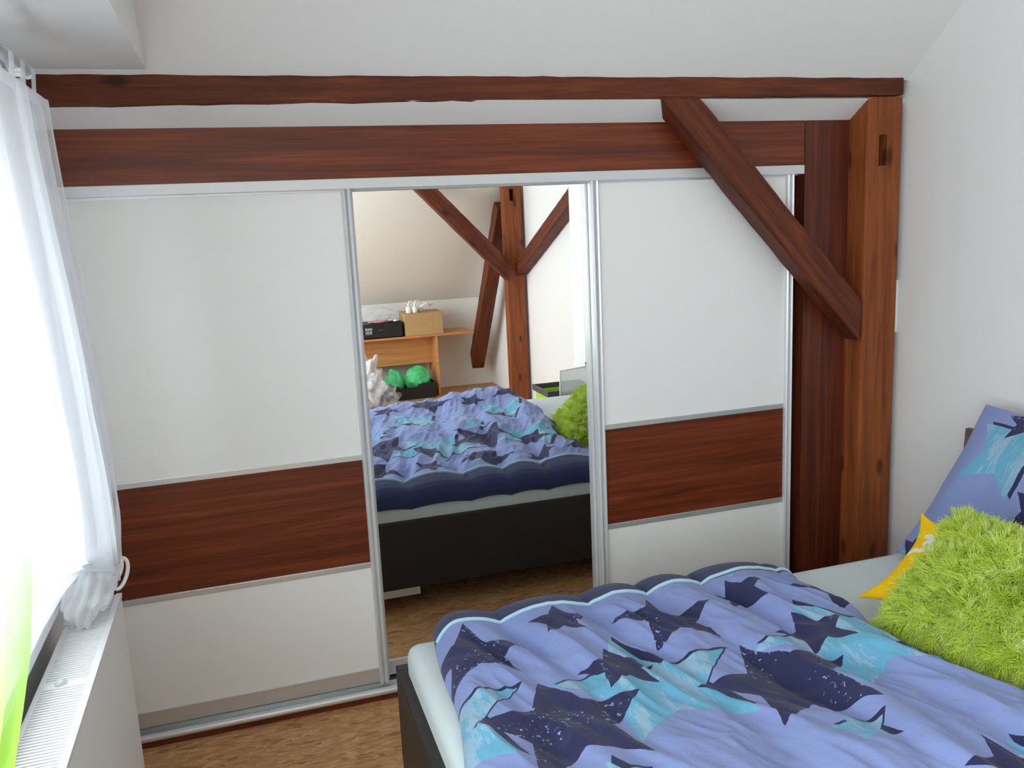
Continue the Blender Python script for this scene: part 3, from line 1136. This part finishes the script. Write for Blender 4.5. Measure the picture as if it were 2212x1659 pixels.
def make_fur():
    nst = 42000
    n, m = Uu.shape
    # tufts: clumps of strands sharing one bend
    fi = rng.random(nst) * (n - 1)
    fj = rng.random(nst) * (m - 1)
    fi = (np.arccos(1 - 2 * rng.random(nst)) / PI) * 0.35 * (n - 1) + fi * 0.65
    side = np.where(rng.random(nst) < 0.80, 0, 1)
    i0 = np.clip(fi.astype(int), 0, n - 2)
    j0 = np.clip(fj.astype(int), 0, m - 2)
    a = (fi - i0)[:, None]
    b = (fj - j0)[:, None]
    base = np.empty((nst, 3))
    nor = np.empty((nst, 3))
    for k, P in ((0, P1), (1, P2)):
        w = side == k
        ii, jj, aa, bb = i0[w], j0[w], a[w], b[w]
        p = P[ii, jj] * (1 - aa) * (1 - bb) + P[ii + 1, jj] * aa * (1 - bb) + P[ii, jj + 1] * (1 - aa) * bb + P[ii + 1, jj + 1] * aa * bb
        t1 = P[ii + 1, jj] - P[ii, jj]
        t2 = P[ii, jj + 1] - P[ii, jj]
        nn = np.cross(t1, t2)
        nn /= np.linalg.norm(nn, axis=1)[:, None] + 1e-9
        base[w] = p
        nor[w] = nn if k == 0 else -nn
    # outward pull at the rim
    rim = np.stack([Uu, Vv], -1)[i0, j0]
    rr = np.clip((np.abs(rim) - 0.75) / 0.25, 0, 1)
    out = rim[:, :1] * rr[:, :1] * E1 + rim[:, 1:] * rr[:, 1:] * E2
    cl = np.floor(base * 70).astype(int)
    h = (cl[:, 0] * 73856093 ^ cl[:, 1] * 19349663 ^ cl[:, 2] * 83492791) % 4096
    tab = rng.normal(size=(4096, 3))
    bend = tab[h] * 0.55 + rng.normal(size=(nst, 3)) * 0.22
    fx_ = vnoise(base[:, 0] * 9 + base[:, 2] * 5, base[:, 1] * 9)
    comb = np.stack([fx_ * 0.5, -0.25 + 0 * fx_, -0.45 + 0 * fx_], -1)
    d = nor * 0.85 + out * 0.9 + bend * 0.55
    d /= np.linalg.norm(d, axis=1)[:, None]
    ln = (0.027 + 0.013 * rng.random(nst))[:, None]
    side_v = np.cross(d, rng.normal(size=(nst, 3)))
    side_v /= np.linalg.norm(side_v, axis=1)[:, None]
    oth = np.cross(d, side_v)
    K = 4
    V_ = []
    tone = []
    t0 = np.clip(0.45 + 0.16 * tab[h][:, 0] + rng.normal(size=nst) * 0.10, 0, 1)
    for k in range(K):
        t = k / (K - 1)
        p = base + d * ln * t + (comb + bend * 0.7) * ln * (t * t) * 0.6
        r = 0.0015 * (1 - t) ** 0.6 + 0.00025
        for c_ in range(3):
            ang = 2 * PI * c_ / 3
            V_.append(p + (side_v * math.cos(ang) + oth * math.sin(ang)) * r)
            tone.append(np.clip(t0 + 0.35 * (t - 0.4), 0, 1))
    V_ = np.stack(V_, 1)
    tone = np.stack(tone, 1)
    nv = K * 3
    tri = []
    for k in range(K - 1):
        for c_ in range(3):
            c2 = (c_ + 1) % 3
            tri.append((k * 3 + c_, k * 3 + c2, (k + 1) * 3 + c2, (k + 1) * 3 + c_))
    tri = np.array(tri)
    Q = (tri[None] + (np.arange(nst) * nv)[:, None, None]).reshape(-1, 4)
    me = bpy.data.meshes.new('fur')
    me.vertices.add(nst * nv)
    me.vertices.foreach_set('co', V_.astype(np.float32).ravel())
    me.loops.add(Q.size)
    me.loops.foreach_set('vertex_index', Q.astype(np.int32).ravel())
    me.polygons.add(len(Q))
    me.polygons.foreach_set('loop_start', (np.arange(len(Q)) * 4).astype(np.int32))
    me.update(calc_edges=True)
    me.validate()
    me.polygons.foreach_set('use_smooth', np.ones(len(me.polygons), bool))
    at = me.attributes.new('tone', 'FLOAT', 'POINT')
    at.data.foreach_set('value', tone.astype(np.float32).ravel())
    o = link('fur', me, M['fur'])
    part(o, lime)
    o['kind'] = 'stuff'
    return o


make_fur()


# yellow and blue plush cushion half hidden behind the lime one
def mat_yellow():
    s = NT('yellow_plush')
    uv = s.n('ShaderNodeUVMap').outputs[0]
    f = s.noise(uv, 9, 2)
    c = s.ramp(f, [(0.0, srgb(246, 196, 20)), (0.56, srgb(250, 206, 26)), (0.60, srgb(236, 234, 226)), (0.66, srgb(62, 112, 178)), (1.0, srgb(50, 96, 160))])
    s.t.nodes[c.node.name].color_ramp.interpolation = 'CONSTANT'
    s.base(c, 0.85, 0, 0.15)
    s.bump(s.noise(uv, 60, 4), 0.3, 0.004)
    return s.m


M['yellow'] = mat_yellow()
yel, _ = make_pillow('plush_cushion', (1.762, -1.045, 0.611), (0.17, -0.985, 0.0), (0.78, 0.13, 0.62), 0.205, 0.165, 0.035, M['yellow'], 12, n=40, m=40, pinch=0.27)
tag(yel, 'yellow plush cushion with white and blue patches tucked behind the lime cushion', 'cushion')

# ------------------------------------------------------------------ radiator
RX0, RX1, RY0, RY1, RZ0, RZ1 = -0.476, -0.371, -1.75, -0.486, 0.14, 0.72
rad = thing('panel_radiator', 'white panel radiator under the window with slotted top grille', 'radiator', ((RX0 + RX1) / 2, (RY0 + RY1) / 2, RZ0))
n = 210
pts = []
for k in range(n * 4 + 1):
    y = RY0 + 0.006 + (RY1 - RY0 - 0.012) * k / (n * 4)
    pts.append((RX1 - 0.0012 + 0.0012 * (1 if (k % 4) in (1, 2) else 0), y))
prof2 = pts + [(RX1 - 0.012, RY1 - 0.004), (RX1 - 0.012, RY0 + 0.004)]
B().prism(prof2, 2, RZ0 + 0.004, RZ1 - 0.012).build('front_panel', M['rad_white'], rad)
box('back_panel', M['rad_white'], RX0, RX0 + 0.012, RY0 + 0.004, RY1 - 0.004, RZ0 + 0.004, RZ1 - 0.012, rad)
for a, b in ((RY0, RY0 + 0.006), (RY1 - 0.006, RY1)):
    box('end_cover', M['rad_white'], RX0, RX1, a, b, RZ0, RZ1 - 0.002, rad, 0.002)
gr = B()
gr.box(RX1 - 0.012, RX1 + 0.002, RY0, RY1, RZ1 - 0.010, RZ1)
gr.box(RX0, RX0 + 0.010, RY0, RY1, RZ1 - 0.008, RZ1)
y = RY0 + 0.012
while y < RY1 - 0.010:
    gr.box(RX0 + 0.010, RX1 - 0.012, y, y + 0.0055, RZ1 - 0.006, RZ1 - 0.001)
    y += 0.0105
gr.box(RX0 + 0.010, RX1 - 0.012, -0.958, -0.932, RZ1 - 0.006, RZ1 - 0.0008)
gr.build('top_grille', M['rad_white'], rad)
fin = B()
y = RY0 + 0.02
while y < RY1 - 0.02:
    fin.box(RX0 + 0.016, RX1 - 0.016, y, y + 0.0012, RZ0 + 0.03, RZ1 - 0.05)
    y += 0.03
fin.build('convector_fins', M['rad_white'], rad)
cl = B().lathe([(0.004, 0), (0.011, 0.001), (0.012, 0.005), (0.007, 0.010), (0.003, 0.011)], 14, (-0.434, -0.945, RZ1 - 0.0008)).build('grille_clip', M['film_lid'], rad, smooth=True)
cl['label'] = 'small clear clip'
for yy in (-0.62, -1.6):
    box('wall_bracket', M['rad_white'], XL + 0.002, RX0, yy, yy + 0.03, 0.25, 0.30, rad)

# ------------------------------------------------------------------ curtains
rod = thing('curtain_rod', 'grey curtain rod on a white bracket above the window', 'curtain rod', (-0.40, -0.55, 1.985))
B().tube([(-0.40, -2.35, 1.985), (-0.40, -0.60, 1.985)], 0.012, 14).build('rod', M['alu'], rod, smooth=True)
B().tube([(-0.40, -0.60, 1.985), (-0.40, -0.585, 1.985), (-0.40, -0.575, 1.985)], [0.015, 0.015, 0.011], 14).build('end_cap', M['white_plastic'], rod, smooth=True)
bk2 = B()
bk2.box(-0.41, -0.39, -0.70, -0.67, 1.968, 1.975).box(-0.54, -0.39, -0.69, -0.68, 1.960, 1.968)
bk2.box(XL + 0.001, XL + 0.008, -0.72, -0.65, 1.93, 2.0)
bk2.build('bracket', M['white_plastic'], rod, 0.001)


def loop_tab(y, parent, top=1.937, w=0.045):
    """cloth loop over the rod"""
    P = []
    for k in range(17):
        a = PI * k / 16
        xx = -0.40 - 0.0155 * math.cos(a)
        zz = 1.985 + 0.0155 * math.sin(a)
        P.append((xx, zz))
    P = [(-0.392, top - 0.02), (-0.404, top + 0.01)] + P + [(-0.388, top + 0.01), (-0.388, top - 0.02)]
    G = np.array([[[x, y + (j / 3 - 0.5) * w, z] for (x, z) in P] for j in range(4)])
    grid_mesh('tab', G, M['sheer'], parent)


def sheet(name, fn, mat, nu, nv, parent=None):
    G = np.array([[fn(i / (nu - 1), j / (nv - 1)) for j in range(nv)] for i in range(nu)])
    return grid_mesh(name, G, mat, parent)


ZT = 1.935
# tied-up curtain: hangs in soft folds and ends in a loose knot on the radiator


def curtA(y0):
    def fn(s, t):
        z = ZT - t * (ZT - 0.80)
        yR = y0 + 0.02 * math.sin(t * 3) * 0
        # lower part gathers towards the knot
        g = max(0.0, (t - 0.86) / 0.14)
        g = g * g * (3 - 2 * g)
        yL = -1.60 * (1 - g) + -0.80 * g
        yy = yR + (yL - yR) * s
        yy = yy * (1 - 0.0 * g)
        bul = 0.035 * math.sin(min(1, t * 1.08) * PI * 0.62) ** 2
        amp = 0.008 + 0.016 * t
        xx = -0.383 + bul + amp * math.sin(s * 30 + 1.2 * math.sin(t * 3)) * (0.25 + 0.75 * min(1, s * 6)) + 0.006 * math.sin(s * 71 + t * 4)
        xx += -0.05 * g * (0.3 + s) - 0.045 * min(1.0, max(0.0, s - 0.25) * 2.5) * (1 - g)
        lift = min(1.0, max(0.0, (s - 0.22) / 0.3))
        return (xx, yy, z - 0.03 * g * math.sin(s * PI) + 0.13 * lift * t ** 6)
    return fn


ca_ = sheet('curtain', curtA(-0.50), M['sheer'], 220, 90)
tag(ca_, 'white sheer curtain tied up in a knot resting on the radiator', 'curtain')
ca_['group'] = 'sheer window curtains'
hem = sheet('hem', lambda s, t: (lambda p: (p[0] - 0.004, p[1], p[2]))(curtA(-0.556)(s * 0.98, t * 0.97)), M['sheer'], 160, 70, ca_)
hb_ = sheet('heading', lambda s, t: (-0.380, -0.502 - 0.60 * s, ZT + 0.002 - 0.028 * t), M['sheer'], 60, 6, ca_)
for y in (-0.60, -0.70, -0.80, -0.92, -1.04):
    loop_tab(y, ca_)


def knot():
    """crumpled pouch of cloth"""
    nu, nv = 72, 44
    G = np.zeros((nu, nv, 3))
    for i in range(nu):
        for j in range(nv):
            th = 2 * PI * i / nu
            ph = -PI / 2 + PI * j / (nv - 1)
            r = 1 + 0.10 * math.sin(th * 5 + ph * 3) + 0.06 * math.sin(th * 11 - ph * 7) + 0.05 * math.sin(ph * 9 + th * 2)
            G[i, j] = (-0.415 + 0.062 * r * math.cos(ph) * math.cos(th), -0.635 + 0.085 * r * math.cos(ph) * math.sin(th), 0.795 + 0.072 * r * math.sin(ph) + 0.03 * math.cos(th))
    return G


kn = knot()
kn[..., 2] = np.maximum(kn[..., 2], RZ1 + 0.002)
grid_mesh('knot', kn, M['sheer'], ca_, close_u=True)
for c_, r1, r2, tz in (((-0.362, -0.515, 0.785), 0.017, 0.036, 0.1), ((-0.372, -0.525, 0.80), 0.016, 0.030, -0.3)):
    P = []
    for k in range(24):
        a = 2 * PI * k / 24
        P.append((c_[0] + r1 * math.cos(a) + 0.008 * math.sin(a), c_[1] + 0.012 * math.sin(a + tz) + 0.006 * math.cos(2 * a), c_[2] + r2 * math.sin(a)))
    B().tube(P, 0.0048, 8, closed=True).build('knot_loop', M['white_paint'], ca_, smooth=True)

# long curtain with a lime dyed lower half, hanging nearer the camera


def curtB(s, t):  # right edge drifts towards the camera
    z = ZT - t * (ZT - 0.12)
    yR = float(np.interp(z, (0.12, 0.95, 0.994, 1.04, 1.18, 1.6, 1.935), (-1.95, -1.66, -1.575, -1.50, -1.385, -1.25, -1.17)))
    yL = -2.25
    yy = yR + (yL - yR) * s
    xx = -0.378 + 0.045 * min(1, t * 2.2) - (0.006 + 0.010 * t) * (1 - math.cos(s * 26 * (1 + 0.1 * math.sin(t * 4)))) - 0.003 * math.sin(s * 60 + 2 * t)
    return (xx, yy, z)


cb_ = sheet('curtain', curtB, M['sheer_lime'], 160, 80)
tag(cb_, 'long white sheer curtain fading to lime green, hanging in front of the radiator', 'curtain')
cb_['group'] = 'sheer window curtains'
del ca_['group']
del cb_['group']
for y in (-1.25, -1.4, -1.55, -1.7, -1.85):
    loop_tab(y, cb_)

# ------------------------------------------------------------------ things at the far end of the room (seen in the mirror)
DY = -5.18
desk = thing('low_desk', 'low beech desk against the far wall, seen in the mirror', 'desk', (1.2, -5.38, 0))
box('desk_top', M['beech'], 0.35, 2.125, -5.56, DY, 0.580, 0.600, desk, 0.003)
box('side_panel', M['beech'], 1.735, 1.757, -5.54, DY + 0.01, 0.0, 0.580, desk, 0.002)
box('side_panel', M['beech'], 0.40, 0.422, -5.54, DY + 0.01, 0.0, 0.580, desk, 0.002)
box('modesty_panel', M['beech'], 0.422, 1.735, -5.40, -5.38, 0.30, 0.580, desk, 0.002)

cbx = thing('cardboard_box', 'small closed cardboard box on the desk', 'box', (1.64, -5.33, 0.60))
box('body', M['cardboard'], 1.452, 1.822, -5.48, -5.19, 0.601, 0.812, cbx, 0.003)
fl = B()
fl.box(1.450, 1.824, -5.482, -5.337, 0.812, 0.816).box(1.450, 1.824, -5.333, -5.188, 0.812, 0.816)
fl.build('flaps', M['cardboard'], cbx)

bbx = thing('storage_box', 'black open storage box on the desk left of the cardboard box', 'box', (1.2, -5.34, 0.60))
bb = B()
x0, x1, y0, y1, z0, z1 = 0.98, 1.432, -5.47, -5.19, 0.601, 0.742
bb.box(x0, x1, y0, y1, z0, z0 + 0.01)
bb.box(x0, x1, y0, y0 + 0.01, z0, z1).box(x0, x1, y1 - 0.01, y1, z0, z1).box(x0, x0 + 0.01, y0, y1, z0, z1).box(x1 - 0.01, x1, y0, y1, z0, z1)
bb.build('body', M['black_plastic'], bbx, 0.002)
lm = B()
for r_ in range(2):
    for k in range(5):
        xk = 1.078 + k * 0.013
        zk = 0.645 + r_ * 0.034
        lm.box(xk, xk + 0.004, y1, y1 + 0.0015, zk, zk + 0.028)
        if (k + r_) % 2:
            lm.box(xk, xk + 0.012, y1, y1 + 0.0015, zk + (0.012 if r_ else 0.022), zk + (0.017 if r_ else 0.027))
lm.build('printed_mark', M['white_paint'], bbx)['label'] = 'white printed lettering block'
hd = B()
hd.tube([(1.20, y1 + 0.001, 0.676), (1.215, y1 + 0.006, 0.680), (1.235, y1 + 0.006, 0.680), (1.25, y1 + 0.001, 0.676)], 0.005, 8)
hd.build('grip', M['grey_plastic'], bbx, smooth=True)
for k, (a, b) in enumerate((((1.17, -5.26, 0.750), (1.40, -5.24, 0.756)), ((1.12, -5.285, 0.75), (1.36, -5.275, 0.757)))):
    p = thing('felt_pen', ('pink felt pen lying across the front of the black storage box', 'pink felt pen lying behind another on the black storage box')[k], 'pen', a)
    A_, B_ = Vector(a), Vector(b)
    B().tube([A_, A_.lerp(B_, 0.8)], 0.0075, 10).build('barrel', M['pink'], p, smooth=True)
    B().tube([A_.lerp(B_, 0.8), B_], 0.009, 10).build('cap', M['white_plastic'], p, smooth=True)


def crumple(name, c, r, mat, seed, amp=0.16, sub=5, flat=None, parent=None, fr=3.0):
    bm = bmesh.new()
    bmesh.ops.create_icosphere(bm, subdivisions=sub, radius=1.0)
    rs = np.random.default_rng(seed)
    dirs = rs.normal(size=(26, 3))
    dirs /= np.linalg.norm(dirs, axis=1)[:, None]
    ph = rs.random(26) * 6.28
    co = np.array([v.co[:] for v in bm.verts])
    dsp = np.zeros(len(co))
    for d_, p_ in zip(dirs, ph):
        dsp += np.abs(np.sin(co @ d_ * fr * 2 + p_)) - 0.6
    dsp = 1 + amp * dsp / 3.2
    co2 = co * dsp[:, None] * np.array(r) + np.array(c)
    if flat is not None:
        co2[:, 2] = np.maximum(co2[:, 2], flat)
    for v, q_ in zip(bm.verts, co2):
        v.co = q_
    me = bpy.data.meshes.new(name)
    bm.to_mesh(me)
    bm.free()
    me.polygons.foreach_set('use_smooth', [True] * len(me.polygons))
    o = link(name, me, mat)
    if parent:
        part(o, parent)
    return o


tag(crumple('plastic_bag', (1.20, -5.36, 0.815), (0.19, 0.10, 0.075), M['film_clear'], 4, 0.25, 4), 'crumpled clear plastic bag on top of the black storage box', 'bag')
# two white plug adapters and their cable on the cardboard box
for k, x in enumerate((1.505, 1.565)):
    ad = thing('plug_adapter', ('white plug adapter standing on the cardboard box, nearer the black box', 'white plug adapter standing on the cardboard box beside the coiled cable')[k], 'adapter', (x, -5.23, 0.817))
    B().lathe([(0.025, 0), (0.027, 0.003), (0.027, 0.052), (0.022, 0.060), (0.009, 0.062)], 18, (x, -5.23, 0.817)).build('body', M['white_plastic'], ad, smooth=True)
    B().tube([(x, -5.23, 0.868), (x, -5.23, 0.90), (x + 0.012, -5.235, 0.925), (x + 0.04, -5.245, 0.925), (x + 0.06, -5.25, 0.895), (x + 0.075, -5.26, 0.85), (x + 0.09, -5.27, 0.829)], 0.0095, 8).build('cord', M['white_plastic'], ad, smooth=True)
P = []
for k in range(64):
    a = 2 * PI * k / 20
    P.append((1.665 + (0.045 + 0.0006 * k) * math.cos(a), -5.27 + 0.03 * math.sin(a), 0.858 + 0.034 * math.sin(a + 0.6) + 0.01 * math.sin(k * 0.35)))
tag(B().tube(P, 0.006, 8).build('coiled_cable', M['white_plastic'], None, smooth=True), 'coiled cream cable on the cardboard box', 'cable')


def crate(name, x0, x1, y0, y1, h, label, dip=True):
    o = B()
    o.box(x0, x1, y0, y1, 0.001, 0.012)
    t = 0.012
    if dip:
        xm0, xm1 = x0 + 0.27 * (x1 - x0), x0 + 0.62 * (x1 - x0)
        for yy in ((y0, y0 + t), (y1 - t, y1)):
            o.prism([(x0, 0.012), (x1, 0.012), (x1, h), (x0 + 0.66 * (x1 - x0), h), (xm1, h * 0.78), (xm0, h * 0.78), (x0 + 0.2 * (x1 - x0), h), (x0, h)], 1, yy[0], yy[1])
    else:
        o.box(x0, x1, y0, y0 + t, 0.012, h).box(x0, x1, y1 - t, y1, 0.012, h)
    o.box(x0, x0 + t, y0 + t, y1 - t, 0.012, h).box(x1 - t, x1, y0 + t, y1 - t, 0.012, h)
    return tag(o.build(name, M['black_plastic'], None, 0.002), label, 'crate')


crate('open_crate', 1.228, 1.70, -5.36, -5.115, 0.150, 'black open crate on the floor under the desk, holding green bags')
crate('open_crate', 0.86, 1.19, -5.33, -5.08, 0.150, 'black open crate beside the crumpled white bag under the desk', False)
for k, (x, z, rx, rz) in enumerate(((1.325, 0.165, 0.082, 0.115), (1.545, 0.175, 0.125, 0.118))):
    g = thing('green_bag', ('smaller puffed green plastic bag in the black crate', 'larger puffed green plastic bag in the black crate')[k], 'bag', (x, -5.24, 0.03))
    crumple('body', (x, -5.24, z), (rx, 0.105, rz), M['film_green'], 20 + k, 0.10, 5, parent=g, fr=2.2)
    crumple('tied_neck', (x + 0.01, -5.14, z - 0.02), (0.022, 0.03, 0.02), M['film_green'], 30 + k, 0.3, 3, parent=g)
tag(crumple('plastic_bag', (1.03, -4.95, 0.225), (0.125, 0.09, 0.19), M['film_white'], 41, 0.35, 5, 0.003), 'crumpled white plastic bag standing on the floor by the black crate', 'bag')
tag(crumple('plastic_bag', (1.17, -4.80, 0.085), (0.085, 0.07, 0.12), M['film_clear'], 43, 0.45, 4, 0.003), 'limp clear plastic bag on the floor in front of the black crate', 'bag')
st_ = B()
st_.box(-0.012, 0.012, -0.36, 0.0, 0.0, 0.012)
so = st_.build('wooden_lath', M['pale_wood'], None, 0.001)
so.location = (1.975, -5.02 + 0.0, 0.001)
so.rotation_euler = (0, 0, 0.16)
so.location = (2.03, -4.97, 0.001)
tag(so, 'thin pale wooden lath lying on the board floor beyond the bed', 'lath')

# toolbox-like crate with its frosted lid standing beside the bed
tb = thing('lidded_crate', 'lime and grey crate full of small things beside the bed', 'crate', (2.05, -2.62, 0))
t_ = B()
x0, x1, y0, y1 = 1.90, 2.28, -2.80, -2.47
t_.box(x0 + 0.02, x1 - 0.02, y0 + 0.02, y1 - 0.02, 0.001, 0.02)
for a in (0,):
    t_.box(x0 + 0.02, x1 - 0.02, y0 + 0.02, y0 + 0.03, 0.02, 0.45).box(x0 + 0.02, x1 - 0.02, y1 - 0.03, y1 - 0.02, 0.02, 0.45)
    t_.box(x0 + 0.02, x0 + 0.03, y0 + 0.03, y1 - 0.03, 0.02, 0.45).box(x1 - 0.03, x1 - 0.02, y0 + 0.03, y1 - 0.03, 0.02, 0.45)
t_.build('body', M['lime_plastic'], tb, 0.003)
t2 = B()
for a, b, c, d_ in ((x0, x1, y0, y0 + 0.015), (x0, x1, y1 - 0.015, y1), (x0, x0 + 0.015, y0 + 0.015, y1 - 0.015), (x1 - 0.015, x1, y0 + 0.015, y1 - 0.015)):
    t2.box(a, b, c, d_, 0.445, 0.485)
t2.build('rim', M['grey_plastic'], tb, 0.003)
box('lining', M['black_plastic'], x0 + 0.03, x1 - 0.03, y0 + 0.03, y1 - 0.03, 0.30, 0.42, tb)
lid = thing('frosted_lid', 'translucent grey box lid standing on edge beside the bed', 'lid', (2.12, -2.44, 0.0))
B().prism([(1.965, 0.02), (2.30, 0.02), (2.30, 0.645), (1.985, 0.625)], 1, -2.452, -2.446).build('sheet', M['film_lid'], lid)
rm = B()
rm.tube([(1.965, -2.449, 0.02), (1.985, -2.449, 0.625), (2.30, -2.449, 0.645)], 0.005, 8)
rm.build('edge_rim', M['white_plastic'], lid, smooth=True)
B().box(2.17, 2.27, -2.458, -2.440, 0.645, 0.668).build('handle', M['grey_plastic'], lid, 0.004)
